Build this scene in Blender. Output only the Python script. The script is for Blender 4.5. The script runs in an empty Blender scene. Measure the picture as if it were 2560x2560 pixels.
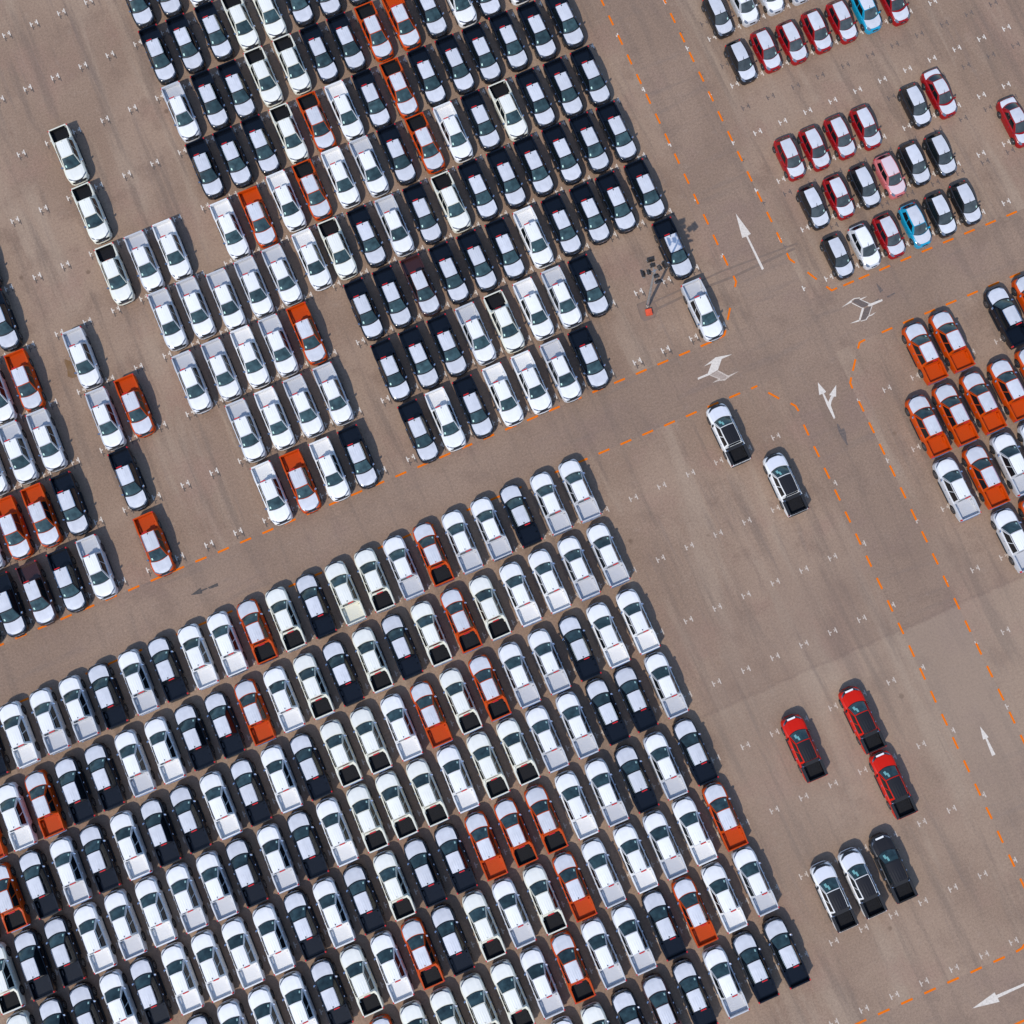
import bpy, math, random
from mathutils import Matrix, Vector
rnd = random.Random(7)
D = {"cam":[[0.9180588,0.3944248,-0.039964],[-0.3961164,0.9085288,-0.1329183],[-0.0161179,0.1378572,0.990321]],"H":98.3666,"down":[[["K",-8.355,69.012],["K",-5.734,68.991],["W",-3.155,68.982]],[["K",-8.435,63.335],["K",-5.857,63.32],["K",-3.145,63.363],["C",-0.685,63.32],["C",1.911,63.313],["K",4.593,63.484],["K",7.09,63.282],["K",9.729,63.404]],[["C",-18.891,57.86],["S",-8.51,57.573],["K",-5.769,57.555],["K",-3.289,57.469],["C",-0.727,57.699],["C",1.992,57.75],["K",4.555,57.694],["K",7.123,57.681],["P",9.712,57.66],["O",12.286,57.659],["K",14.89,57.721],["W",17.638,57.668],["K",19.934,57.532],["W",22.71,57.724]],[["K",-29.126,51.779],["C",-18.934,52.096],["K",-8.449,51.878],["K",-5.883,51.87],["K",-3.26,51.922],["C",-0.635,51.915],["P",1.947,51.938],["W",4.547,51.915],["K",7.127,51.924],["P",9.72,51.908],["K",12.346,51.932],["K",15.013,51.972],["K",17.549,51.968],["K",20.142,52.046],["K",22.769,51.932],["K",25.393,51.98]],[["K",-29.306,46.27],["C",-19.006,46.207],["S",-16.273,46.194],["W",-13.705,46.225],["W",-8.523,45.934],["O",-5.898,45.976],["W",-3.15,46.35],["P",-0.717,46.362],["W",1.956,46.433],["S",4.568,46.361],["K",7.192,46.377],["P",9.818,46.364],["W",12.416,46.315],["K",15.03,46.291],["C",17.55,46.229],["K",20.157,46.233],["K",22.751,46.173],["K",25.335,46.192]],[["W",-31.891,40.482],["O",-29.279,40.514],["S",-24.131,40.384],["S",-16.269,40.631],["S",-13.711,40.632],["S",-11.075,40.267],["S",-8.501,40.334],["S",-5.929,40.356],["W",-3.086,40.619],["C",-0.702,40.639],["K",2.02,40.593],["S",4.538,40.569],["K",7.17,40.577],["C",9.767,40.57],["K",12.35,40.594],["K",15.006,40.629],["K",17.575,40.664],["K",20.227,40.676],["K",22.797,40.665],["K",25.339,40.648]],[["S",-34.531,34.921],["S",-31.944,34.947],["S",-29.361,34.977],["S",-24.159,34.711],["O",-21.515,34.76],["S",-16.361,34.735],["S",-13.689,34.74],["W",-11.052,34.783],["S",-8.497,34.747],["O",-5.89,34.739],["K",-0.659,34.762],["K",1.965,34.773],["M",4.544,34.777],["K",7.19,34.794],["K",9.785,34.815],["K",12.392,34.824],["W",14.992,34.849],["K",17.622,34.842],["K",20.25,34.819],["K",22.685,34.861],["K",25.409,34.901]],[["S",-37.073,29.123],["O",-34.512,29.143],["O",-31.946,29.162],["K",-29.372,29.115],["K",-24.179,29.12],["S",-13.719,29.051],["W",-11.118,29.047],["S",-8.509,29.05],["S",-5.84,29.029],["K",-0.578,28.957],["K",1.993,28.996],["K",4.586,29.028],["S",7.157,29.023],["C",9.766,29.024],["W",12.483,29.067],["S",15.062,29.037],["K",17.57,29.03],["k",25.425,29.195]],[["K",-39.574,23.318],["K",-37.049,23.326],["M",-34.522,23.253],["K",-31.831,23.268],["S",-29.243,23.307],["O",-24.188,23.189],["W",-13.692,23.279],["O",-11.124,23.217],["W",-8.5,23.208],["K",-5.917,23.224],["K",-0.483,23.213],["W",1.963,23.282],["K",4.509,23.31],["W",7.193,23.3],["W",9.786,23.303],["S",12.444,23.251],["K",15.027,23.272],["s",25.482,23.282]]],"up":[[["K",-42.473,11.543],["W",-39.849,11.503],["S",-37.191,11.539],["S",-34.645,11.546],["K",-32.129,11.551],["S",-29.455,11.607],["K",-26.856,11.616],["W",-24.227,11.597],["W",-21.664,11.6],["P",-19.052,11.561],["C",-16.53,11.568],["K",-13.866,11.599],["Q",-11.239,11.593],["C",-8.653,11.626],["S",-6.065,11.651],["P",-3.414,11.682],["S",-0.822,11.687],["S",1.793,11.728],["K",4.445,11.767],["S",7.126,11.707],["S",9.725,11.752],["O",40.856,10.88],["O",43.331,10.894],["K",48.529,10.926],["O",51.118,10.924]],[["O",-44.896,5.533],["W",-42.326,5.533],["O",-39.799,5.52],["K",-37.199,5.573],["K",-34.646,5.623],["S",-32.018,5.67],["W",-29.42,5.671],["K",-26.822,5.683],["K",-24.237,5.641],["O",-21.626,5.608],["W",-19.069,5.627],["C",-16.467,5.642],["K",-13.869,5.667],["C",-11.271,5.703],["K",-8.671,5.749],["C",-6.069,5.764],["P",-3.425,5.793],["C",-0.858,5.804],["W",1.856,5.841],["W",4.455,5.876],["S",7.079,5.903],["S",9.717,5.926],["O",38.377,5.182],["O",40.847,5.164],["O",43.382,5.164],["O",45.978,5.209],["O",48.587,5.269]],[["K",-47.607,-0.159],["P",-45.026,-0.155],["K",-42.342,-0.15],["S",-39.767,-0.173],["K",-37.23,-0.194],["W",-34.616,-0.212],["K",-32.041,-0.21],["K",-29.471,-0.183],["W",-26.856,-0.151],["K",-24.243,-0.141],["W",-21.605,-0.148],["K",-19.064,-0.19],["C",-16.434,-0.18],["C",-13.841,-0.186],["W",-11.195,-0.204],["O",-8.592,-0.193],["C",-5.98,-0.174],["P",-3.427,-0.118],["S",-0.824,-0.126],["S",1.821,-0.094],["K",4.492,-0.084],["W",7.07,-0.043],["W",9.735,0.007],["S",38.193,-0.489],["O",40.829,-0.525],["S",43.4,-0.493],["S",45.965,-0.483]],[["C",-47.496,-5.764],["K",-44.851,-5.776],["K",-42.309,-5.752],["W",-39.758,-5.745],["S",-37.182,-5.729],["W",-34.594,-5.768],["S",-31.955,-5.774],["S",-29.395,-5.847],["K",-26.839,-5.83],["S",-24.179,-5.787],["K",-21.59,-5.762],["W",-19.055,-5.755],["C",-16.428,-5.729],["C",-13.888,-5.71],["C",-11.252,-5.756],["W",-8.604,-5.744],["C",-5.962,-5.718],["C",-3.323,-5.67],["S",-0.799,-5.676],["S",1.859,-5.632],["K",4.517,-5.621],["K",7.01,-5.594],["S",9.715,-5.569],["S",40.711,-6.178],["O",43.198,-6.158]],[["C",-47.555,-11.365],["K",-44.788,-11.347],["K",-42.242,-11.313],["W",-39.695,-11.336],["K",-37.154,-11.321],["W",-34.499,-11.335],["W",-31.968,-11.377],["W",-29.387,-11.414],["W",-26.755,-11.403],["K",-24.118,-11.374],["W",-21.639,-11.402],["K",-19.043,-11.393],["C",-16.442,-11.384],["K",-13.815,-11.392],["K",-11.197,-11.393],["O",-8.592,-11.421],["P",-5.997,-11.399],["P",-3.389,-11.409],["W",-0.71,-11.37],["S",1.882,-11.387],["K",4.49,-11.38],["S",7.039,-11.364],["K",9.684,-11.3]],[["K",-34.617,-17.054],["S",-32.001,-17.049],["W",-29.378,-17.043],["W",-26.749,-17.038],["K",-24.115,-17.032],["C",-21.56,-17.023],["W",-18.986,-17.02],["P",-16.391,-17.007],["K",-13.826,-16.995],["C",-11.123,-16.98],["S",-8.594,-16.998],["C",-5.93,-17.021],["O",-3.396,-17.042],["S",-0.861,-16.986],["W",1.922,-16.966],["S",4.469,-16.946],["W",7.072,-16.882],["O",9.741,-16.816]],[["O",-21.487,-22.792],["C",-18.913,-22.771],["C",-16.334,-22.75],["C",-13.749,-22.729],["C",-11.157,-22.708],["S",-8.639,-22.687],["P",-5.975,-22.589],["S",-3.355,-22.553],["S",-0.726,-22.521],["K",1.896,-22.48],["O",4.509,-22.501],["W",7.094,-22.456],["S",9.859,-22.248]],[["W",-8.535,-28.463],["C",-5.94,-28.429],["K",-3.339,-28.394],["M",-0.722,-28.332],["K",1.891,-28.224],["S",4.541,-28.244],["K",7.115,-28.139],["K",9.797,-28.116]]],"tt":[["w",22.957,10.926],["w",25.496,5.266],["r",17.762,-14.658],["r",23.006,-14.496],["r",23.039,-20.026],["w",15.04,-25.96],["w",17.525,-25.9],["k",20.218,-25.808]],"car":[[["K",37.8,45.866],["S",40.294,45.991],["S",42.742,46.05],["S",45.151,46.046]],[["K",37.825,41.191],["R",40.255,41.271],["R",42.636,41.045],["R",45.028,41.105],["R",47.424,41.061],["B",49.767,41.083]],[["R",37.939,31.519],["R",40.27,31.457],["R",42.696,31.509],["R",45.093,31.398],["K",49.832,31.456]],[["K",37.927,26.711],["R",40.274,26.672],["K",42.692,26.633],["F",45.091,26.629],["K",47.445,26.748],["K",49.837,26.606]],[["K",37.91,21.913],["S",40.376,21.841],["R",42.685,21.84],["B",45.129,21.804],["K",47.477,21.79],["K",49.856,21.861]]],"sed":[["r",52.306,40.913],["r",52.232,31.532],["r",57.01,26.579]],"curve":[[[29.331,24.315],[29.321,23.782],[29.055,23.412]],[[27.873,21.873],[27.269,21.041]],[[26.698,20.245],[26.441,19.924],[25.856,19.843]],[[34.342,24.321],[34.329,23.787],[34.582,23.317]],[[35.235,22.086],[35.66,21.249]],[[36.158,20.301],[36.409,19.835],[36.89,19.851]],[[37.109,14.813],[36.586,14.77],[36.273,14.38]],[[35.643,13.587],[35.039,12.817]],[[34.64,12.309],[34.374,11.95],[34.342,11.458]],[[26.587,14.808],[27.106,14.82]],[[27.741,13.91],[28.333,13.114]],[[29.066,12.322],[29.328,11.987],[29.382,11.507]],[[26.503,-34.596],[27.06,-34.536],[27.296,-34.359]]],"arrow":{"straight":[[[31.843,29.305],[32.257,27.131],[31.942,27.091],[31.973,23.875],[31.761,23.833],[31.788,27.072],[31.43,27.101]]],"turnwhite":[[[22.791,17.29],[22.832,17.452],[23.766,17.452],[24.444,18.132],[23.742,18.141],[24.967,18.459],[26.35,18.146],[25.375,18.121],[24.677,17.386],[23.832,17.271]]],"turnpale":[[[24.669,17.369],[25.28,16.591],[25.181,16.524],[24.581,17.311]],[[25.252,16.603],[26.262,16.591],[25.061,16.41],[25.036,16.532]],[[23.824,17.254],[23.918,17.282],[24.531,16.656],[24.448,16.609]],[[24.475,16.666],[24.532,16.586],[24.468,16.476],[23.78,16.569]],[[24.505,16.556],[24.848,16.448],[25.098,16.491],[25.078,16.389],[24.834,16.33],[24.463,16.464]]],"turnfade":[[[23.935,17.275],[24.603,17.329],[25.189,16.541],[24.788,16.405],[24.51,16.61]]],"outwhite":[[[39.994,17.436],[39.952,17.279],[38.78,17.266],[38.596,17.382],[38.75,17.489]],[[36.53,18.145],[37.544,18.403],[37.554,18.209],[37.277,18.204]],[[36.544,16.6],[37.431,16.596],[37.475,16.472],[37.297,16.459]],[[37.544,18.403],[37.846,18.461],[38.327,18.32],[38.322,18.252],[37.846,18.39],[37.561,18.325]],[[38.28,18.222],[38.972,18.164],[38.357,18.097],[38.92,17.485],[38.835,17.452],[38.223,18.176]],[[37.532,18.163],[38.107,17.434],[38.057,17.4],[37.476,18.117]],[[38.107,17.434],[38.272,17.348],[37.466,16.455],[37.389,16.579]],[[38.963,17.291],[38.989,17.245],[38.378,16.601],[38.322,16.626]],[[38.249,16.588],[38.587,16.58],[39.058,16.633],[38.599,16.491],[38.283,16.517],[37.983,16.32],[37.503,16.39],[37.495,16.443],[37.946,16.385]]],"outdark":[[[37.573,18.25],[37.926,18.342],[38.26,18.181],[38.835,17.452],[38.294,17.395],[38.078,17.517]],[[38.294,17.324],[38.91,17.279],[38.333,16.621],[37.954,16.402],[37.528,16.484]]],"stain":[[[40.142,18.954],[40.257,18.622],[40.415,18.096],[40.09,17.992],[40.06,18.356]],[[40.431,17.491],[41.215,17.548],[41.232,17.442],[40.469,17.355]],[[39.357,17.539],[39.738,17.618],[39.761,17.524],[39.414,17.444]],[[31.843,9.268],[31.957,9.082],[31.963,8.67],[32.227,8.658],[32.219,8.287],[31.953,7.519],[31.944,7.218],[31.819,7.239],[31.728,7.753],[31.692,8.313],[31.686,8.655]]],"fork":[[[31.913,13.075],[32.201,12.055],[31.971,12.011],[31.98,11.19],[32.338,11.515],[32.471,11.58],[32.305,11.687],[33.223,12.249],[32.775,11.338],[32.615,11.428],[32.26,11.137],[32.055,10.849],[31.944,9.735],[31.792,9.699],[31.762,10.943],[31.834,12.023],[31.549,12.037]]],"west":[[[21.451,-37.069],[23.58,-36.668],[23.574,-36.904],[25.989,-36.957],[26.78,-36.984],[26.705,-37.134],[25.9,-37.134],[23.618,-37.151],[23.618,-37.456]]],"dark":[[[-23.166,17.409],[-22.146,17.666],[-22.206,17.481],[-21.707,17.436],[-21.647,17.338],[-22.158,17.334],[-22.247,17.154]],[[-21.624,17.447],[-20.734,17.467],[-20.763,17.194],[-21.503,17.256]]],"small":[[[31.667,-17.835],[31.912,-18.883],[31.767,-18.884],[31.809,-20.32],[31.504,-20.331],[31.627,-18.903],[31.419,-18.876]]]},"trench":[[[21.825,24.958],[28.714,25.105],[33.896,24.871],[35.538,24.774]],[[21.992,24.27],[25.288,24.428],[29.293,24.281],[33.683,24.417],[35.144,24.449]]],"polepatch":[[20.783,25.317],[21.953,25.283],[22.187,25.031],[22.22,24.271],[21.711,23.72],[20.782,23.77],[20.628,24.135]],"stain":[[-25.77,40.452],[-25.386,40.087],[-25.251,39.435],[-25.373,38.601],[-25.745,38.616],[-26.063,38.902],[-25.883,39.513],[-25.889,40.208]],"base":[21.449,24.719],"cube":[21.394,24.279],"hub":[21.257,24.977]}
# ------------------------------------------------------------------ camera, sky, sun, exposure
scn = bpy.context.scene
COL = scn.collection
cd = bpy.data.cameras.new('camera'); cam = bpy.data.objects.new('camera', cd); COL.objects.link(cam)
cd.sensor_width = 36; cd.lens = 36 * 2987 / 2560; cd.clip_start = 1; cd.clip_end = 3000
m = Matrix([D['cam'][0] + [0], D['cam'][1] + [0], D['cam'][2] + [D['H']], [0, 0, 0, 1]])
cam.matrix_world = m
scn.camera = cam
scn.render.resolution_x = 1024; scn.render.resolution_y = 1024
SUN_DIR = Vector((5.72, 4.43, -8.6)).normalized()          # the way the light travels
SUN_EL = math.asin(-SUN_DIR.z)
SUN_AZ = math.atan2(-SUN_DIR.x, -SUN_DIR.y)                # clockwise from +Y
w = bpy.data.worlds.new('World'); scn.world = w; w.use_nodes = True
nt = w.node_tree
sky = nt.nodes.new('ShaderNodeTexSky'); sky.sky_type = 'NISHITA'; sky.sun_disc = False
sky.sun_elevation = SUN_EL; sky.sun_rotation = SUN_AZ; sky.air_density = 1.0; sky.dust_density = 0.4; sky.ozone_density = 3.0
bg = nt.nodes['Background']; bg.inputs['Strength'].default_value = 0.15
nt.links.new(sky.outputs[0], bg.inputs[0])
ld = bpy.data.lights.new('sun', 'SUN'); ld.energy = 2.35; ld.angle = math.radians(0.55); ld.color = (1.0, 0.935, 0.84)
sun = bpy.data.objects.new('sun', ld); COL.objects.link(sun)
sun.rotation_euler = SUN_DIR.to_track_quat('-Z', 'Y').to_euler()
scn.view_settings.view_transform = 'Standard'; scn.view_settings.look = 'None'
scn.view_settings.exposure = 0.33; scn.view_settings.gamma = 1.0

# ------------------------------------------------------------------ helpers
def mat(name, col, rough=0.5, metal=0.0, coat=0.0, noise=None, bump=None, spec=0.5, var=0.0):
    mt = bpy.data.materials.new(name); mt.use_nodes = True
    n = mt.node_tree; b = n.nodes['Principled BSDF']
    b.inputs['Base Color'].default_value = (*col, 1); b.inputs['Roughness'].default_value = rough
    b.inputs['Metallic'].default_value = metal; b.inputs['Coat Weight'].default_value = coat
    b.inputs['Coat Roughness'].default_value = 0.08; b.inputs['Specular IOR Level'].default_value = spec
    if noise:
        amp, sc = noise
        tc = n.nodes.new('ShaderNodeTexCoord'); oi = n.nodes.new('ShaderNodeObjectInfo')
        ad = n.nodes.new('ShaderNodeVectorMath'); ad.operation = 'ADD'
        n.links.new(tc.outputs['Object'], ad.inputs[0]); n.links.new(oi.outputs['Location'], ad.inputs[1])
        nz = n.nodes.new('ShaderNodeTexNoise'); nz.inputs['Scale'].default_value = sc; nz.inputs['Detail'].default_value = 5
        n.links.new(ad.outputs[0], nz.inputs['Vector'])
        r = n.nodes.new('ShaderNodeMapRange'); r.inputs['From Min'].default_value = .3; r.inputs['From Max'].default_value = .7
        r.inputs['To Min'].default_value = 1 - amp; r.inputs['To Max'].default_value = 1 + amp
        n.links.new(nz.outputs['Fac'], r.inputs['Value'])
        mx = n.nodes.new('ShaderNodeVectorMath'); mx.operation = 'SCALE'; mx.inputs[0].default_value = col
        v_ = n.nodes.new('ShaderNodeMapRange'); v_.inputs['To Min'].default_value = 1 - var; v_.inputs['To Max'].default_value = 1 + var * .6
        n.links.new(oi.outputs['Random'], v_.inputs['Value'])
        ml = n.nodes.new('ShaderNodeMath'); ml.operation = 'MULTIPLY'; n.links.new(r.outputs[0], ml.inputs[0]); n.links.new(v_.outputs[0], ml.inputs[1])
        n.links.new(ml.outputs[0], mx.inputs['Scale']); n.links.new(mx.outputs[0], b.inputs['Base Color'])
    return mt

def mesh(name, verts, faces, mats, fm=None, smooth=False, sharp=None):
    me = bpy.data.meshes.new(name); me.from_pydata([tuple(v) for v in verts], [], faces); me.update()
    for x in (mats if isinstance(mats, (list, tuple)) else [mats]): me.materials.append(x)
    if fm:
        for p, k in zip(me.polygons, fm): p.material_index = k
    if smooth:
        for p in me.polygons: p.use_smooth = True
        if sharp: me.set_sharp_from_angle(angle=math.radians(sharp))
    return me

class MB:
    def __init__(s): s.v = []; s.f = []; s.m = []
    def add(s, v, f, k=0):
        o = len(s.v); s.v += [tuple(x) for x in v]; s.f += [tuple(i + o for i in q) for q in f]; s.m += [k] * len(f); return s
    def box(s, a, b, k=0):
        x0, y0, z0 = a; x1, y1, z1 = b
        v = [(x0,y0,z0),(x1,y0,z0),(x1,y1,z0),(x0,y1,z0),(x0,y0,z1),(x1,y0,z1),(x1,y1,z1),(x0,y1,z1)]
        return s.add(v, [(3,2,1,0),(4,5,6,7),(0,1,5,4),(1,2,6,5),(2,3,7,6),(3,0,4,7)], k)
    def cyl(s, p, q, r0, r1=None, n=12, k=0, cap=True):
        r1 = r0 if r1 is None else r1
        p = Vector(p); q = Vector(q); d = (q - p).normalized(); u = d.orthogonal().normalized(); w_ = d.cross(u)
        v = []
        for c_, r in ((p, r0), (q, r1)):
            for i in range(n):
                t = 2 * math.pi * i / n; v.append(c_ + u * math.cos(t) * r + w_ * math.sin(t) * r)
        f = [(i, (i + 1) % n, n + (i + 1) % n, n + i) for i in range(n)]
        if cap: f += [tuple(range(n))[::-1], tuple(range(n, 2 * n))]
        return s.add(v, f, k)
    def mesh(s, name, mats, smooth=False, sharp=35): return mesh(name, s.v, s.f, mats, s.m, smooth, sharp)

def loft(secs, closed=False, caps=True):
    """secs: equal-length rings of points; returns verts, faces"""
    n = len(secs[0]); v = [p for s_ in secs for p in s_]; f = []
    for i in range(len(secs) - 1):
        for j in range(n if closed else n - 1):
            k = (j + 1) % n
            f.append((i * n + j, i * n + k, (i + 1) * n + k, (i + 1) * n + j))
    if caps: f += [tuple(range(n))[::-1], tuple(range((len(secs) - 1) * n, len(secs) * n))]
    return v, f

def grid(fn, nu, nv):
    v = [fn(i / nu, j / nv) for i in range(nu + 1) for j in range(nv + 1)]
    f = [(i * (nv + 1) + j, (i + 1) * (nv + 1) + j, (i + 1) * (nv + 1) + j + 1, i * (nv + 1) + j + 1) for i in range(nu) for j in range(nv)]
    return v, f

def lerp(a, b, t): return a + (b - a) * t
def interp(tab, x):
    if x <= tab[0][0]: return tab[0][1]
    for (a, p), (b, q) in zip(tab, tab[1:]):
        if x <= b: return lerp(p, q, (x - a) / (b - a)) if b > a else q
    return tab[-1][1]

# ------------------------------------------------------------------ ground
def ground_mat(name, road):
    mt = bpy.data.materials.new(name); mt.use_nodes = True
    n = mt.node_tree; L = n.links; b = n.nodes['Principled BSDF']; b.inputs['Roughness'].default_value = .92; b.inputs['Specular IOR Level'].default_value = .2
    tc = n.nodes.new('ShaderNodeTexCoord').outputs['Object']
    def noise(scale, det, vec=None, rough=.55, dist=0):
        q = n.nodes.new('ShaderNodeTexNoise'); q.inputs['Scale'].default_value = scale; q.inputs['Detail'].default_value = det
        q.inputs['Roughness'].default_value = rough; q.inputs['Distortion'].default_value = dist
        L.new(vec or tc, q.inputs['Vector']); return q.outputs['Fac']
    def stretch(sx, sy, off=(0, 0, 0)):
        q = n.nodes.new('ShaderNodeMapping'); q.inputs['Scale'].default_value = (sx, sy, 1); q.inputs['Location'].default_value = off; L.new(tc, q.inputs['Vector']); return q.outputs[0]
    def rng(x, a, b_, c, d):
        q = n.nodes.new('ShaderNodeMapRange'); q.interpolation_type = 'SMOOTHSTEP'
        for k, val in zip(('From Min', 'From Max', 'To Min', 'To Max'), (a, b_, c, d)): q.inputs[k].default_value = val
        L.new(x, q.inputs['Value']); return q.outputs[0]
    def mth(op, a, b_=None):
        q = n.nodes.new('ShaderNodeMath'); q.operation = op
        for k, x in enumerate((a, b_)):
            if x is None: continue
            if isinstance(x, (int, float)): q.inputs[k].default_value = x
            else: L.new(x, q.inputs[k])
        return q.outputs[0]
    def mix(fac, a, b_):
        q = n.nodes.new('ShaderNodeMix'); q.data_type = 'RGBA'; L.new(fac, q.inputs[0])
        for k, x in ((6, a), (7, b_)):
            if isinstance(x, tuple): q.inputs[k].default_value = (*x, 1)
            else: L.new(x, q.inputs[k])
        return q.outputs[2]
    if road: A, B, C = (.270, .182, .129), (.305, .208, .148), (.238, .161, .117)
    else:    A, B, C = (.280, .187, .130), (.336, .230, .161), (.245, .162, .115)
    c = mix(rng(noise(.07, 6, dist=.6), .38, .62, 0, 1), A, B)
    c = mix(rng(noise(.33, 5, rough=.6), .50, .70, 0, .75), c, C)
    c = mix(rng(noise(.9, 5, stretch(1, 1, (31, 7, 0)), .65), .55, .75, 0, .28), c, (.38, .285, .215) if not road else (.31, .23, .18))
    if not road: c = mix(rng(noise(1, 4, stretch(.45, .05, (40, 3, 0)), .55, .4), .50, .68, 0, .50), c, (.385, .285, .205))
    # reddish dust
    c = mix(rng(noise(.16, 5, stretch(1, 1, (11, 50, 0)), .6), .5, .68, 0, .5), c, (.31, .19, .14) if not road else (.25, .165, .13))
    # tyre-dark streaks along the bays / along the roadway
    s1 = noise(1, 4, stretch(.85, .07), .6, .3); s2 = noise(1, 4, stretch(1.7, .10, (5, 3, 0)), .6, .2)
    c = mix(rng(s1, .50, .68, 0, .55 if not road else .36), c, (.190, .136, .104))
    c = mix(rng(s2, .56, .72, 0, .30 if not road else .15), c, (.20, .15, .125))
    if road:
        s3 = noise(1, 4, stretch(.08, .8, (2, 9, 0)), .6, .3); c = mix(rng(s3, .55, .7, 0, .3), c, (.185, .142, .12))
    # fine grain
    g = mth('ADD', mth('MULTIPLY', mth('SUBTRACT', noise(5.5, 4, rough=.8), .5), 1.15), mth('MULTIPLY', mth('SUBTRACT', noise(17, 2, rough=.8), .5), .85))
    g = mth('ADD', mth('MULTIPLY', g, 1.0), 1.0)
    q = n.nodes.new('ShaderNodeVectorMath'); q.operation = 'SCALE'; L.new(c, q.inputs[0]); L.new(g, q.inputs['Scale'])
    c = q.outputs[0]
    # small dark and rusty specks
    vo = n.nodes.new('ShaderNodeTexVoronoi'); vo.inputs['Scale'].default_value = .16; L.new(tc, vo.inputs['Vector'])
    c = mix(rng(vo.outputs['Distance'], .02, .045, .55, 0), c, (.12, .075, .05))
    if True:   # later pour of pavement south of a seam, lighter
        sx = n.nodes.new('ShaderNodeSeparateXYZ'); L.new(tc, sx.inputs[0])
        y = mth('ADD', sx.outputs[1], mth('MULTIPLY', noise(.5, 3), .6))
        inside = mth('MULTIPLY', rng(y, -8.35, -7.95, 1, 0), rng(sx.outputs[0], 11.0, 12.2, 0, 1))
        fade = rng(sx.outputs[1], -34, -14, .08, .20 if not road else .32)
        c = mix(mth('MULTIPLY', inside, fade), c, (.385, .295, .22))
        cm = mth('MULTIPLY', rng(y, -8.2, -7.8, 0, 1), rng(y, -3.5, 4.0, 1, 0)); c = mix(mth('MULTIPLY', mth('MULTIPLY', cm, rng(sx.outputs[0], 11, 12.5, 0, 1)), rng(noise(.25, 4), .3, .6, .05, .35)), c, (.235, .162, .122))
        # long old seam across the plot north of it
        c = mix(mth('MULTIPLY', rng(mth('ABSOLUTE', mth('ADD', y, 8.0)), .0, .22, .22, 0), rng(sx.outputs[0], 11, 12, 0, 1)), c, (.17, .12, .10))
    L.new(c, b.inputs['Base Color'])
    bp = n.nodes.new('ShaderNodeBump'); bp.inputs['Strength'].default_value = .25; bp.inputs['Distance'].default_value = .01
    L.new(noise(40, 3), bp.inputs['Height']); L.new(bp.outputs[0], b.inputs['Normal'])
    return mt

def link(me, name, parent=None, loc=None):
    o = bpy.data.objects.new(name, me); COL.objects.link(o)
    if parent: o.parent = parent
    if loc: o.location = loc
    return o
def sheet(name, polys, mt, z, cat=None, label=None, kind='structure'):
    v = []; f = []
    for p in polys:
        a = sum(p[i][0] * p[(i + 1) % len(p)][1] - p[(i + 1) % len(p)][0] * p[i][1] for i in range(len(p)))
        if a < 0: p = p[::-1]
        f.append(tuple(range(len(v), len(v) + len(p)))); v += [(x, y, z) for x, y in p]
    me = mesh(name, v, f, mt); o = link(me, name)
    if kind: o['kind'] = kind
    if label: o['label'] = label; o['category'] = cat
    return o
def rect(x0, y0, x1, y1): return [(x0, y0), (x1, y0), (x1, y1), (x0, y1)]

GM = ground_mat('dusty_concrete', False); RM = ground_mat('worn_roadway', True)
sheet('ground', [rect(-900, -900, 1000, 1000)], GM, 0, 'ground', 'dusty reddish brown concrete of the storage lot')
XL, XR, YT, YB = 29.28, 34.34, 19.83, 14.83
Y3, Y4 = -34.6, -39.45
sheet('road', [rect(XL, YT, XR, 140), rect(XL, YB, XR, YT), rect(XL, Y3, XR, YB), rect(-110, YB, XL, YT), rect(XR, YB, 110, YT), rect(-110, Y4, 110, Y3)], RM, .004, 'road', 'greyer worn driving lanes crossing between the parking plots')

def paint(name, col, wear=.35, sc=5, rough=.75):
    mt = bpy.data.materials.new(name); mt.use_nodes = True; n = mt.node_tree; L = n.links; b = n.nodes['Principled BSDF']
    b.inputs['Roughness'].default_value = rough; b.inputs['Specular IOR Level'].default_value = .12
    tc = n.nodes.new('ShaderNodeTexCoord'); nz = n.nodes.new('ShaderNodeTexNoise'); nz.inputs['Scale'].default_value = sc; nz.inputs['Detail'].default_value = 6
    nz.inputs['Roughness'].default_value = .7; L.new(tc.outputs['Object'], nz.inputs['Vector'])
    r = n.nodes.new('ShaderNodeMapRange'); r.inputs['From Min'].default_value = .45; r.inputs['From Max'].default_value = .7; r.inputs['To Max'].default_value = wear
    L.new(nz.outputs['Fac'], r.inputs['Value'])
    mx = n.nodes.new('ShaderNodeMix'); mx.data_type = 'RGBA'; mx.inputs[6].default_value = (*col, 1); mx.inputs[7].default_value = (.26, .19, .15, 1)
    L.new(r.outputs[0], mx.inputs[0]); L.new(mx.outputs[2], b.inputs['Base Color'])
    return mt
ORANGE = paint('orange_road_paint', (.82, .165, .0005), .06)
WHITEP = paint('white_road_paint', (.74, .66, .57), .42)
PALEP = paint('worn_white_paint', (.62, .52, .43), .75, 7)
FADEP = paint('faded_arrow_fill', (.44, .35, .29), .8, 6)
DARKP = paint('black_cover_paint', (.075, .068, .065), .35, 4)
DARKW = paint('worn_black_paint', (.13, .105, .095), .8, 6)
OLDB = paint('old_dark_mark', (.11, .088, .076), .5, 6)
SCAR = paint('asphalt_repair', (.212, .150, .114), .95, 1.6, .9)
OIL = paint('oil_stain', (.20, .115, .055), .5, 1.2, .6)

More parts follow.
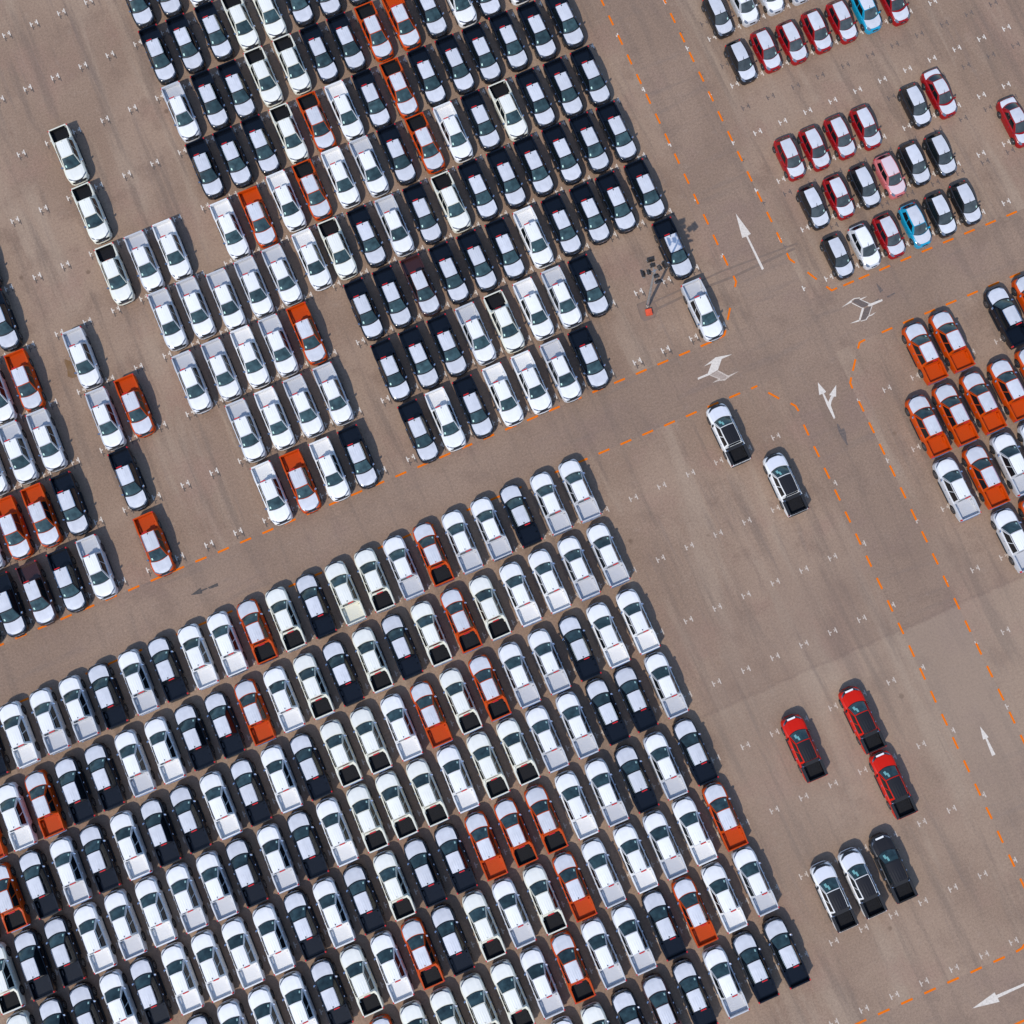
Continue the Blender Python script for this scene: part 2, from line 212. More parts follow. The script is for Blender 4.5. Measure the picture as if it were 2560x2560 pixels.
# orange dashed lines: 1 m dash, 1 m gap
def strip(p, q, w_):
    d = Vector((q[0] - p[0], q[1] - p[1])); d.normalize(); nx, ny = -d.y * w_ / 2, d.x * w_ / 2
    return [(p[0] + nx, p[1] + ny), (p[0] - nx, p[1] - ny), (q[0] - nx, q[1] - ny), (q[0] + nx, q[1] + ny)]
DW = .165
def dashes_y(x, centres): return [strip((x + rnd.uniform(-.015, .015), y - .5), (x, y + .5), DW) for y in centres]
def dashes_x(y, centres): return [strip((x - .5, y + rnd.uniform(-.015, .015)), (x + .5, y), DW) for x in centres]
def fr(a, b, s): 
    out = []; x = a
    while (x <= b + 1e-6) if s > 0 else (x >= b - 1e-6): out.append(x); x += s
    return out
lines = {
 'upper_left': dashes_y(XL, fr(25.86, 95, 2)), 'upper_right': dashes_y(XR, fr(25.87, 95, 2)),
 'lower_left': dashes_y(XL, fr(9.76, -32, -2)), 'lower_right': dashes_y(XR, fr(9.77, -32, -2)),
 'cross_top_left': dashes_x(YT, fr(24.7, -60, -2)), 'cross_top_right': dashes_x(YT, [37.99, 39.44] + fr(41.37, 80, 2)),
 'cross_bottom_left': dashes_x(YB, fr(25.05, -60, -2)), 'cross_bottom_right': dashes_x(YB, fr(39.18, 80, 2)),
 'south_top': dashes_x(Y3, fr(25.0, -20, -2)) , 'south_bottom': [strip((22.6, Y4), (60, Y4), DW)] + dashes_x(Y4, fr(21.0, -20, -2)),
}
curve = []
for pl in D['curve']:
    for p, q in zip(pl, pl[1:]):
        d = Vector((q[0] - p[0], q[1] - p[1])).normalized() * .03
        curve.append(strip((p[0] - d.x, p[1] - d.y), (q[0] + d.x, q[1] + d.y), DW))
zz = .009
for k, (nm, pl) in enumerate(lines.items()):
    sheet('orange_dashed_line', pl, ORANGE, zz)
for k, s_ in enumerate(curve): pass
v = []; f = []
for k, s_ in enumerate(curve):
    a = sum(s_[i][0] * s_[(i + 1) % 4][1] - s_[(i + 1) % 4][0] * s_[i][1] for i in range(4))
    if a < 0: s_ = s_[::-1]
    f.append(tuple(range(len(v), len(v) + 4))); v += [(x, y, .009 + .0005 * (k % 3)) for x, y in s_]
link(mesh('orange_corner_line', v, f, ORANGE), 'orange_corner_line')['kind'] = 'structure'

# bay corner marks: two T-shaped ticks facing each other
def tick(x, y, sgn, x_off=.3):
    cx = x - sgn * x_off; out = [strip((cx, y - .24), (cx, y + .24), .095)]
    out.append(strip((cx + sgn * .05, y), (cx + sgn * .2, y + (.0 if sgn > 0 else -.03)), .085))
    if sgn < 0: out.append(strip((cx - .055, y + .02), (cx - .19, y + .13), .05))
    return out
def pair(x, y): 
    j = rnd.uniform(-.02, .02); return tick(x + j, y, 1) + tick(x + j, y, -1)
def marks(name, pts, mt, z, half=()):
    v = []; f = []
    k = 0
    for (x, y) in pts:
        for p in pair(x, y):
            f.append(tuple(range(len(v), len(v) + 4))); v += [(a, b_, z + .0004 * (k % 3)) for a, b_ in p]; k += 1
    for (x, y, sg) in half:
        for p in tick(x, y, sg):
            f.append(tuple(range(len(v), len(v) + 4))); v += [(a, b_, z + .0004 * (k % 3)) for a, b_ in p]; k += 1
    o = link(mesh(name, v, f, mt), name); o['kind'] = 'structure'
P26 = 2.6
rowsA = [20.78 + 5.505 * k for k in range(12)]
ptsA = [(P26 * (n + .22) - .0 , y) for y in rowsA for n in range(-20, 11) if P26 * (n + .22) < 28.0]
halfA = [(28.98 + .3 - .3, y, -1) for y in rowsA if y > 24]
marks('white_bay_marks', ptsA, WHITEP, .006)
marks('worn_bay_marks', [], WHITEP, .006, halfA)
marks('old_black_bay_marks', [(x + .09, y - .36) for x, y in ptsA], OLDB, .004)
rowsB = [10.26 - 5.51 * k for k in range(0, 9)]
ptsB = [(P26 * (n + .265), y) for y in rowsB for n in range(-22, 11)]
marks('white_bay_marks', ptsB, PALEP, .006, [(P26 * 11.2 + .2, y, -1) for y in rowsB[1:8]])
ptsC = [(P26 * (n + .22), y) for y in rowsB[:8] for n in range(14, 22)]
marks('white_bay_marks', ptsC, PALEP, .006, [(P26 * 13.31, y, 1) for y in rowsB[:8]])
rowsD = [20.95 + 4.765 * k for k in range(9)]
PD = 2.39
ptsD = [(P26 * 14.11 + PD * k, y) for y in rowsD for k in range(0, 13)]
marks('white_bay_marks', ptsD, WHITEP, .006, [(P26 * 13.3, y, 1) for y in rowsD])
rowsE = [24.93 + 4.275 * k for k in range(6)]
marks('old_black_bay_marks', [(P26 * 14.11 + PD * k, y) for y in rowsE for k in range(0, 13) if rnd.random() < .93], DARKW, .004, [(P26 * 13.35, y, 1) for y in rowsE])

arr = D['arrow']
def arrow(name, parts, label, kind=None, extra=''):
    """parts: [(polys, material, z)]"""
    v = []; f = []; mm = []; ms = []
    for k, (pl, mt, z) in enumerate(parts):
        ms.append(mt)
        for i, p in enumerate(pl):
            a = sum(p[i2][0] * p[(i2 + 1) % len(p)][1] - p[(i2 + 1) % len(p)][0] * p[i2][1] for i2 in range(len(p)))
            if a < 0: p = p[::-1]
            f.append(tuple(range(len(v), len(v) + len(p)))); v += [(x, y, z + .0005 * (i % 4)) for x, y in p]; mm.append(k)
    cx = sum(p[0] for p in v) / len(v); cy = sum(p[1] for p in v) / len(v)
    v = [(x - cx, y - cy, z) for x, y, z in v]
    o = link(mesh(name, v, f, ms, mm), name, None, (cx, cy, 0)); o['label'] = label; o['category'] = 'road arrow'; o['group'] = 'arrows painted on the road'
arrow('road_arrow', [(arr['straight'], WHITEP, .009)], 'long white arrow on the road pointing up, beside the silver pickup at the corner')
arrow('road_arrow', [(arr['turnfade'], FADEP, .007), (arr['turnpale'], PALEP, .0095), (arr['turnwhite'], WHITEP, .0125)], 'white turning arrow whose lower branch is faded, left of the crossing')
arrow('road_arrow', [(arr['outdark'], DARKW, .007), (arr['outwhite'], WHITEP, .0095)], 'outlined turning arrow with darkened inside and white stub, right of the crossing')
arrow('road_arrow', [(arr['fork'], WHITEP, .009)], 'white forked arrow with two heads below the crossing')
arrow('road_arrow', [(arr['west'], WHITEP, .009)], 'white arrow pointing left at the lower right corner')
arrow('road_arrow', [(arr['dark'], DARKP, .009)], 'dark grey arrow pointing left on the middle road')
arrow('road_arrow', [(arr['small'], WHITEP, .009)], 'short white arrow pointing up the lower right road')
sheet('old_arrow_stain', arr['stain'], DARKW, .0055)
def offs(pl, w_):
    return [strip(p, q, w_) for p, q in zip(pl, pl[1:])]
sheet('trench_repair', offs(D['trench'][0], .16) + offs(D['trench'][1], .22), SCAR, .0068)
pp = D['polepatch']; sheet('pole_patch', [strip(a, b_, .12) for a, b_ in zip(pp, pp[1:] + pp[:1])], SCAR, .0045)
FILLP = paint('patched_concrete', (.235, .16, .12), .9, 2.5, .9); sheet('pole_patch_fill', [pp], FILLP, .0022)
sheet('oil_stain', [D['stain']], OIL, .0045)

# ------------------------------------------------------------------ vehicle materials
def paintmat(name, col, rough=.32, metal=0, coat=.5, spec=.5): return mat(name, col, rough, metal, coat, spec=spec)
FILM = mat('white_protective_film', (.625, .63, .665), .5, noise=(.07, 2.2), var=.08)
FILMW = mat('bright_protective_film', (.86, .85, .84), .5, noise=(.03, 2.5), var=.05)
FILMC = mat('film_on_cream', (.84, .83, .76), .5, noise=(.03, 2.5), var=.05)
PNT = {'K': paintmat('black_paint', (.003, .005, .010), .25, 0, .25, .35), 'W': paintmat('white_paint', (.78, .77, .75), .4, 0, .2), 'S': paintmat('silver_paint', (.60, .60, .61), .4, .15, .2),
       'O': paintmat('orange_paint', (.53, .060, .0001), .42, .0, .06, .25), 'M': paintmat('maroon_paint', (.050, .014, .010), .3, .1, .6), 'C': paintmat('cream_paint', (.74, .72, .60), .4, 0, .2),
       'R': paintmat('dark_red_paint', (.29, .004, .006), .35, .0, .15, .4), 'B': paintmat('cyan_paint', (.004, .30, .48), .3, .05, .6), 'F': paintmat('pink_paint', (.58, .15, .15), .35, .0, .3),
       'G': paintmat('charcoal_paint', (.014, .013, .014), .35, .0, .3, .4), 'r': paintmat('bright_red_paint', (.60, .010, .001), .4, .0, .08, .25)}
GLASS = mat('dark_window_glass', (.006, .009, .011), .10, 0, 0, spec=.6)
WIND = mat('windshield_glass', (.030, .058, .062), .12, 0, 0, noise=(.5, 2.2), spec=.5, var=.35)  # tone varies per windshield: differing reflections put into the glass colour
WINDC = mat('grey_windshield_glass', (.055, .066, .068), .12, 0, 0, noise=(.3, 2.2), spec=.5, var=.2)  # same varied tone for cars, reflections painted into the base colour
BLACK = mat('black_plastic', (.012, .012, .014), .55)
LINER = mat('ribbed_bed_liner', (.010, .010, .012), .7, noise=(.3, 8), spec=.25, var=.2)
TYRE = mat('tyre_rubber', (.02, .02, .02), .8); RIM = mat('alloy_rim', (.30, .30, .32), .3, .9)
CHROME = mat('chrome_trim', (.75, .76, .80), .12, 1.0); LAMP = mat('headlight_lens', (.16, .18, .22), .12, .3)
RED = mat('tail_lamp_red', (.62, .012, .012), .2, 0, .5); STICK = mat('pale_green_sticker', (.50, .72, .62), .6); TEAL = mat('teal_paper', (.22, .50, .47), .6)
BLKROOF = mat('black_roof_skin', (.014, .013, .015), .42, spec=.35)
TWOHOOD = mat('white_hood_skin', (.74, .74, .78), .4, coat=.4)

# ------------------------------------------------------------------ generic vehicle builder
def mirror_ring(half):            # half ring from bottom centre to top centre (x>=0)
    return half + [(-x, y, z) for x, y, z in half[::-1][1:-1]] if True else half

def hull(S, L):
    """S: function s -> list of (x,z) from bottom centre to top centre"""
    secs = []
    for s in L['stations']:
        h = [(x, L['len'] / 2 - s, z) for x, z in S(s)]
        secs.append(mirror_ring(h))
    return loft(secs, closed=True)

def wheel_mesh(r, wd, spokes=6):
    b = MB(); n = 20; ty = MB()
    ty.cyl((-wd / 2, 0, 0), (wd / 2, 0, 0), r, r, n, 0)
    for sg in (-1, 1):
        x = sg * wd / 2
        b.cyl((x - sg * .01, 0, 0), (x + sg * .008, 0, 0), r * .66, r * .62, n, 1)
        for k in range(spokes):
            t = 2 * math.pi * (k + .5) / spokes; c_, s_ = math.cos(t), math.sin(t)
            p = [(c_ * r * .22 - s_ * .035, s_ * r * .22 + c_ * .035), (c_ * r * .56 - s_ * .06, s_ * r * .56 + c_ * .06), (c_ * r * .56 + s_ * .06, s_ * r * .56 - c_ * .06), (c_ * r * .22 + s_ * .035, s_ * r * .22 - c_ * .035)]
            b.add([(x + sg * .011, a, z) for a, z in p], [(0, 1, 2, 3) if sg > 0 else (3, 2, 1, 0)], 0)
    return ty.mesh('wheel', [TYRE], True, 30), b.mesh('rim', [TYRE, RIM], True, 30)

class Kit:
    """a vehicle's parts as shared meshes"""
    def __init__(s, name, cat): s.name = name; s.cat = cat; s.parts = []
    def part(s, name, me, loc=(0, 0, 0), kids=(), label=None): s.parts.append((name, me, loc, kids, label)); return s
    def place(s, x, y, rz, label, group):
        r = bpy.data.objects.new(s.name, None); COL.objects.link(r); r.empty_display_size = .3
        r.location = (x, y, 0); r.rotation_euler = (0, 0, rz); r['label'] = label; r['category'] = s.cat; r['group'] = group
        for nm, me, loc, kids, lb in s.parts:
            o = link(me, nm, r, loc)
            for kn, km, kl in kids: link(km, kn, o, kl)
        return r

def glass_house(G, n=8):
    """greenhouse: G dict with front base / roof stations; returns function P(side,u,v) on four walls + roof"""
    L2 = G['len'] / 2
    def front(u, v):      # u -1..1, v 0..1 bottom-top
        x = u * lerp(G['wf0'], G['wf1'], v); s = lerp(G['sf0'] + G['bow'] * u * u, G['sf1'] + .03 * u * u, v)
        z = lerp(G['z0'], G['z1'] + G['crown'] * (1 - u * u), v) + .03 * math.sin(math.pi * v); return (x, L2 - s, z)
    def rear(u, v):
        x = -u * lerp(G['wr0'], G['wr1'], v); s = lerp(G['sr0'] - G.get('rbow', .02) * u * u, G['sr1'], v)
        z = lerp(G['z0r'], G['z1r'] + G['crown'] * (1 - u * u), v); return (x, L2 - s, z)
    def side(sg):
        def fn(t, v):
            s0 = lerp(G['sf0'] + G['bow'], G['sr0'] - G.get('rbow', .02), t); s1 = lerp(G['sf1'] + .03, G['sr1'], t)
            bul = G.get('bul', .03) * math.sin(math.pi * t)
            x = lerp(lerp(G['wf0'], G['wr0'], t) + bul, lerp(G['wf1'], G['wr1'], t) + bul * .6, v)
            x += .03 * math.sin(math.pi * v)
            z = lerp(lerp(G['z0'], G['z0r'], t), lerp(G['z1'], G['z1r'], t) + G.get('arch', 0) * math.sin(math.pi * t), v)
            return (sg * x, L2 - lerp(s0, s1, v), z)
        return fn
    def roof(u, t):
        f_ = front(u, 1); r_ = rear(-u, 1)
        bul = G.get('bul', .03) * .6 * math.sin(math.pi * t)
        return (lerp(f_[0], r_[0], t) + u * bul, lerp(f_[1], r_[1], t), lerp(f_[2], r_[2], t) + G.get('arch', 0) * math.sin(math.pi * t))
    return front, rear, side, roof

def panel(fn, u0, u1, v0, v1, nu, nv, off, flip=False):
    """a thin shell patch standing off from a surface"""
    def q(a, b_):
        u = lerp(u0, u1, a); v = lerp(v0, v1, b_); p = Vector(fn(u, v))
        e = .01; du = Vector(fn(u + e, v)) - p; dv = Vector(fn(u, v + e)) - p
        nn = du.cross(dv).normalized()
        if flip: nn = -nn
        return p + nn * off
    v, f = grid(q, nu, nv)
    if flip: f = [x[::-1] for x in f]
    return v, f

def prism(pts, z0, z1, k=0):
    n = len(pts); v = [(x, y, z0) for x, y in pts] + [(x, y, z1) for x, y in pts]
    return v, [tuple(range(n))[::-1], tuple(range(n, 2 * n))] + [(i, (i + 1) % n, n + (i + 1) % n, n + i) for i in range(n)]

# ------------------------------------------------------------------ pickup
def make_pickup(name, cat, paint_, film, style='std', roofmat=None, hoodmat=None, bedmat=None):
    Ln = 5.27; L2 = Ln / 2
    AX = (.93, 4.12)
    W_ = [(0, .52), (.03, .62), (.10, .70), (.22, .79), (.40, .86), (.62, .905), (.95, .925), (1.3, .905), (2.4, .895), (3.4, .905), (3.8, .91), (4.12, .93), (4.6, .91), (5.1, .885), (5.2, .86), (5.27, .83)]
    ZT = [(0, .78), (.04, .90), (.12, .97), (.30, 1.02), (.8, 1.075), (1.25, 1.10), (1.4, 1.10)]
    def zb(s):
        z = .33 if .3 < s < 4.9 else .40
        for a in AX:
            d = abs(s - a)
            if d < .46: z = max(z, .36 + .48 * math.sqrt(max(0, 1 - (d / .46) ** 2)))
        return z
    st = sorted(set([0, .03, .10, .22, .35, .62, .8, .93, 1.06, 1.25, 1.39, 1.5, 2.4, 3.3, 3.60, 3.66] + [AX[0] + d for d in (-.46, -.44, -.35, -.2, .2, .35, .44, .46)] + [AX[1] + d for d in (-.46, -.44, -.35, -.2, 0, .2, .35, .44, .46)] + [4.75, 5.0, 5.18]))
    b0 = {'std': 3.78, 'sport': 3.87, 'two': 4.0}[style]; b1 = 5.17
    st = [x for x in st if not (b0 - .04 < x < b0 + .04 or b1 - .03 < x < b1 + .03)] + [b0 - .001, b0 + .001, b1 - .001, b1 + .001, Ln]
    st = sorted(st)
    FLOOR = .72
    def S(s):
        w = interp(W_, s); zbt = zb(s)
        if s <= 1.45:
            zt = interp(ZT, s); sh = zt - .07; cr = zt + .035 * min(1, s / .3)
            return [(0, .32), (w * .80, max(.32, zbt - .05)), (w * .985, zbt), (w, max(lerp(zbt, sh, .45), zbt + .01)), (w * .985, sh - .03), (w * .93, sh + .03), (w * .84, zt), (w * .45, lerp(zt, cr, .75)), (0, cr)]
        zt = 1.10 if s < 3.7 else 1.12
        if s < b0: return [(0, .32), (w * .80, max(.32, zbt - .05)), (w * .985, zbt), (w, max(lerp(zbt, zt, .45), zbt + .01)), (w * .985, zt - .10), (w * .96, zt - .03), (w * .90, zt), (w * .45, zt), (0, zt)]
        if s < b1:
            if style == 'sport': ri = lerp(.60, .735, min(1, (s - b0) / .24)) if s < b0 + .24 else lerp(.735, .765, (s - b0 - .24) / 1.05)
            elif style == 'two': ri = .68
            else: ri = .775
            zt = 1.12
            return [(0, .32), (w * .80, max(.32, zbt - .05)), (w * .985, zbt), (w, max(lerp(zbt, zt, .45), zbt + .01)), (w * .985, zt - .05), (w * .965, zt), (ri + .005, zt), (ri, FLOOR), (0, FLOOR)]
        return [(0, .36), (w * .80, .38), (w * .985, .40), (w, .75), (w * .985, zt - .05), (w * .95, zt), (w * .70, zt), (w * .45, zt), (0, zt)]
    if style == 'sport': st = sorted(st + [3.95, 4.04, 4.11, 4.22])
    v, f = hull(S, {'stations': st, 'len': Ln})
    bb = MB(); bb.add(v, f)
    G = dict(len=Ln, sf0=1.15, bow=.17, wf0=.74, z0=1.09, sf1=2.03, wf1=.565, z1=1.70, sr0=3.76, wr0=.80, z0r=1.10, sr1=3.62, wr1=.555, z1r=1.725, crown=.035, bul=.035)
    if style == 'two': G.update(sf0=1.12, bow=.22, sf1=2.0, wf1=.60, wr1=.57, sr0=3.72, sr1=3.60)
    front, rear, side, roof = glass_house(G)
    for fn, nu, nv, fl in ((lambda a, b_: front(a * 2 - 1, b_), 8, 4, False), (lambda a, b_: rear(a * 2 - 1, b_), 6, 3, False), (side(1), 10, 4, True), (side(-1), 10, 4, False), (lambda a, b_: roof(a * 2 - 1, b_), 8, 8, True)):
        vv, ff = grid(fn, nu, nv)
        bb.add(vv, [x[::-1] for x in ff] if fl else ff)
    # sills, bumpers, handles, arches
    for sg in (-1, 1):
        bb.box((sg * .93 - .05, L2 - 3.45, .30), (sg * .93 + .05, L2 - 1.55, .36), 1)
        for s_ in (2.35, 3.15): bb.box((sg * .915 - .02, L2 - s_ - .11, .93), (sg * .915 + .02, L2 - s_, .965), 2)
    body = bb.mesh('body', [paint_, BLACK, CHROME if cat == 'pickup' else BLACK], True, 28)
    k = Kit(name, cat)
    k.part('body', body)
    # hood and its film
    def hoodfn(u, t):
        s = lerp(.05, 1.13, t); uu = u * 2 - 1
        lead = .34 * abs(uu) ** 3.2; s = lerp(lead + (.115 if style != 'two' else .22), 1.13 + .17 * uu * uu, t)
        w = min(interp(W_, s) * .845, .785); x = uu * w * (1 - .0 * t)
        zt = interp(ZT, s); z = zt + .035 * min(1, s / .3) * (1 - uu * uu * .9) + .012
        z += .012 * math.exp(-((abs(uu) - .62) / .10) ** 2)
        return (x, L2 - s, z)
    vv, ff = grid(hoodfn, 18, 10); me = mesh('hood', vv, ff, hoodmat or film, None, True)
    k.part('hood_film' if not hoodmat else 'hood', me)
    # roof film, ribbed towards the rear
    def rooffn(u, t):
        uu = u * 2 - 1; tt = lerp(.03, .965 if film else 1.0, t); p = roof(uu * (.90 if not roofmat else .97), tt)
        rib = .007 * (1 if abs(math.sin(uu * 9)) > .8 else 0) * (1 if t > .35 else 0)
        return (p[0], p[1], p[2] + .010 + rib)
    vv, ff = grid(rooffn, 36, 10); ff = [x[::-1] for x in ff]
    k.part('roof_film' if not roofmat else 'roof', mesh('roof_film', vv, ff, roofmat or film, None, True))
    b = MB(); vv, ff = panel(lambda a, b_: front(a * 2 - 1, b_), .035, .965, .10, .95, 10, 4, .010, True); b.add(vv, ff, 0)
    for a0, a1, c0, c1 in ((.015, .985, .0, .10), (.015, .985, .95, .985)): vv, ff = panel(lambda a, b_: front(a * 2 - 1, b_), a0, a1, c0, c1, 10, 1, .012, True); b.add(vv, ff, 1)
    k.part('windshield', b.mesh('windshield', [WIND, BLACK], True))
    vv, ff = panel(lambda a, b_: rear(a * 2 - 1, b_), .10, .90, .18, .90, 6, 3, .008, True); k.part('rear_window', mesh('rear_window', vv, ff, GLASS, None, True))
    for sg, fl in ((1, True), (-1, False)):
        b = MB()
        for a, c_ in ((.075, .50), (.535, .93)):
            vv, ff = panel(side(sg), a, c_, .10, .90, 6, 3, .010, fl); b.add(vv, ff)
        k.part('side_window', b.mesh('side_window', [GLASS], True))
    for sg in (-1, 1):
        b = MB(); cx = sg * .93; y = L2 - 1.55
        vv, ff = loft([[(cx + sg * d * .085, y + a * q - .03 * d, 1.10 + z * q) for a, z in ((-.10, -.08), (.08, -.08), (.10, .02), (.06, .09), (-.07, .09))] for d, q in ((-1, .7), (-.3, 1), (.6, 1), (1, .6))], True); b.add(vv, ff)
        b.box((sg * .80, y - .03, 1.04), (sg * .92, y + .03, 1.09))
        k.part('side_mirror', b.mesh('side_mirror', [CHROME if style == 'std' or style == 'sport' else BLACK], True, 40))
    # lamps and the dark line of the nose
    def bandfn(uu, t, s0, s1, up):
        s = .34 * abs(uu) ** 3.2 + lerp(s0, s1, t); w = min(interp(W_, s) * .90, .84)
        return (uu * w, L2 - s, interp(ZT, s) + .035 * min(1, s / .3) * (1 - uu * uu * .9) + up)
    for sg in (-1, 1):
        b = MB(); up = [bandfn(sg * u_, t_, .012, .17, .016) for u_ in (.56, .68, .80, .90, 1.0) for t_ in (0, 1)]; dn = [(x, y, z - .05) for x, y, z in up]
        b.add(up + dn, [(0, 1, 3, 2), (2, 3, 5, 4), (4, 5, 7, 6), (6, 7, 9, 8), (0, 10, 11, 1), (8, 9, 19, 18)] + [(i, i + 2, i + 12, i + 10) for i in (0, 2, 4, 6)] + [(i + 2, i, i + 10, i + 12) for i in (1, 3, 5, 7)])
        k.part('headlight', b.mesh('headlight', [LAMP]))
        b = MB().box((sg * .84 - .045, -L2 + .02, .80), (sg * .84 + .045, -L2 + .14, 1.122))
        k.part('tail_light', b.mesh('tail_light', [RED]))
    # grille + front bumper
    b = MB(); pr_ = [(-.62, L2 - .03), (-.40, L2 + .025), (0, L2 + .045), (.40, L2 + .025), (.62, L2 - .03), (.60, L2 - .12), (-.60, L2 - .12)]
    vv, ff = prism(pr_, .60, .90); b.add(vv, ff, 0)
    for z in (.68, .76, .84): vv, ff = prism([(x * .9, y + .012) for x, y in pr_], z, z + .03); b.add(vv, ff, 1)
    b.box((-.07, L2 + .03, .72), (.07, L2 + .07, .86), 1)
    vv, ff = grid(lambda a, t_: bandfn(lerp(-.57, .57, a) if style != 'two' else lerp(-.86, .86, a), t_, .0, .11 if style != 'two' else .24, .014), 10, 3); b.add(vv, ff, 0)
    k.part('grille', b.mesh('grille', [BLACK, CHROME if style != 'two' else BLACK]))
    out = [(-.86, L2 - .42), (-.78, L2 - .16), (-.60, L2 - .02), (-.35, L2 + .055), (0, L2 + .08), (.35, L2 + .055), (.60, L2 - .02), (.78, L2 - .16), (.86, L2 - .42), (.6, L2 - .5), (-.6, L2 - .5)]
    b = MB(); secs = [[(x * a, (y - L2) * 1 + L2 + d, z) for x, y in out] for z, a, d in ((.32, .94, -.05), (.40, 1.0, 0), (.56, 1.01, .01), (.64, .98, -.03))]
    vv, ff = loft(secs, True); b.add(vv, ff, 0); b.box((-.35, L2 + .065, .40), (.35, L2 + .10, .50), 1)
    k.part('front_bumper', b.mesh('front_bumper', [paint_, BLACK], True, 30))
    b = MB(); b.box((-.80, -L2 - .06, .42), (.80, -L2 + .04, .56)); b.box((-.3, -L2 - .075, .45), (.3, -L2 - .055, .53))
    k.part('rear_bumper', b.mesh('rear_bumper', [BLACK if style == 'two' or paint_ is PNT['K'] else CHROME]))
    # tailgate
    b = MB(); b.box((-.775, -L2 + .0, .62), (.775, -L2 + .075, 1.135), 0); b.box((-.12, -L2 - .012, .98), (.12, -L2, 1.05), 1)
    k.part('tailgate', b.mesh('tailgate', [paint_, BLACK]))
    # cargo bed: ribbed floor, wheel boxes
    b = MB(); ya, yb = L2 - b0 - .01, L2 - b1 + .01; bm = bedmat or paint_
    hw = {'std': .765, 'sport': .735, 'two': .665}[style]
    fl = [(-hw, yb), (hw, yb), (hw, ya - .25), (hw * .78, ya), (-hw * .78, ya), (-hw, ya - .25)] if style == 'sport' else [(-hw, yb), (hw, yb), (hw, ya), (-hw, ya)]
    vv, ff = prism(fl, FLOOR + .004, FLOOR + .014); b.add(vv, ff)
    nr = 17
    for i in range(nr):
        x = lerp(-hw * .82, hw * .82, i / (nr - 1)); yt = ya - .03 if style != 'sport' else ya - .04 - max(0, (abs(x) - hw * .76)) * 1.6
        b.box((x - .016, yb + .02, FLOOR + .014), (x + .016, yt, FLOOR + .026))
    for sg in (-1, 1):
        y0, y1 = L2 - 4.47, L2 - 3.9
        if style == 'sport': y1 = L2 - 4.22; 
        secs = [[(sg * (hw + .0), y, FLOOR + .01), (sg * (hw - d), y, FLOOR + .01), (sg * (hw - d), y, FLOOR + h), (sg * hw, y, FLOOR + h)] for y, d, h in ((y0, .13, .05), (y0 + .08, .14, .19), (y1 - .08, .14, .19), (y1, .13, .05))]
        vv, ff = loft(secs, True); b.add(vv, ff)
    if bedmat or style == 'sport':      # liner up the walls and over the lip
        for sg in (-1, 1):
            if style == 'sport': pts = [(.602, b0 + .012), (.736, b0 + .24), (.764, b1 - .01)]
            else: pts = [(.68 if style == 'two' else .775, b0 + .01), (.68 if style == 'two' else .775, b1 - .01)]
            for (x0, s0), (x1, s1) in zip(pts, pts[1:]):
                b.add([(sg * (x0 - .006), L2 - s0, FLOOR), (sg * (x1 - .006), L2 - s1, FLOOR), (sg * (x1 - .004), L2 - s1, 1.124), (sg * (x0 - .004), L2 - s0, 1.124)], [(0, 1, 2, 3), (3, 2, 1, 0)])
        x0 = .595 if style == 'sport' else .68
        b.box((-x0, L2 - b0 - .012, FLOOR), (x0, L2 - b0 - .004, 1.10)); b.box((-x0, L2 - b1 + .004, FLOOR), (.73, L2 - b1 + .012, 1.12))
        if style == 'two': b.box((-.735, L2 - b1 - .085, 1.138), (.735, L2 - b1 + .02, 1.146))
    k.part('cargo_bed', b.mesh('cargo_bed', [bm]))
    if style == 'sport':
        b = MB()
        for sg in (-1, 1):
            secs = []
            for s_, z_, xa, xb in ((3.66, 1.36, .64, .77), (3.76, 1.27, .63, .82), (3.90, 1.18, .66, .855), (4.11, 1.14, .755, .87), (4.3, 1.125, .77, .87)):
                secs.append([(sg * xa, L2 - s_, 1.10), (sg * xb, L2 - s_, 1.10), (sg * (xb - .03), L2 - s_, z_), (sg * (xa + .03), L2 - s_, z_)])
            vv, ff = loft(secs, True); b.add(vv, ff)
        b.box((-.66, L2 - 3.865, 1.10), (.66, L2 - 3.74, 1.15))
        k.part('bed_fairing', b.mesh('bed_fairing', [paint_], True, 40))
    if style == 'two':
        b = MB()
        for sg in (-1, 1):
            b.box((sg * .80 - .118, L2 - b1 - .06, 1.10), (sg * .80 + .112, L2 - b0 + .03, 1.134), 0)
            b.cyl((sg * .70, L2 - 3.92, 1.13), (sg * .55, L2 - 3.80, 1.58), .035, .035, 8, 0); b.box((sg * .70 - .06, L2 - 3.98, 1.135), (sg * .70 + .06, L2 - 3.90, 1.17), 1)
        b.box((-.80, L2 - b0 - .01, 1.122), (.80, L2 - 3.735, 1.134), 0)
        k.part('roll_bar', b.mesh('roll_bar', [BLACK, CHROME]))
    # third brake lamp, aerial, roof rails
    if style != 'two':
        yy = 3.70 if style == 'std' else 3.89; z0_, z1_ = (1.60, 1.73) if style == 'std' else (1.10, 1.20)
        b = MB().box((-.02 if style == 'std' else -.22, L2 - yy - .03, z0_ if style == 'std' else 1.15), (.44 if style == 'std' else .30, L2 - yy + .05, z1_))
        k.part('brake_light', b.mesh('brake_light', [RED]))
    rc = roof(0, .905); b = MB(); b.cyl((0, rc[1], rc[2]), (0, rc[1], rc[2] + .05), .062 if paint_ is PNT['K'] else .048, .04, 10); b.cyl((0, rc[1], rc[2] + .02), (0, rc[1] - .10, rc[2] + .13), .014, .008, 6)
    k.part('antenna', b.mesh('antenna', [BLACK if style != 'sport' else paint_], True))
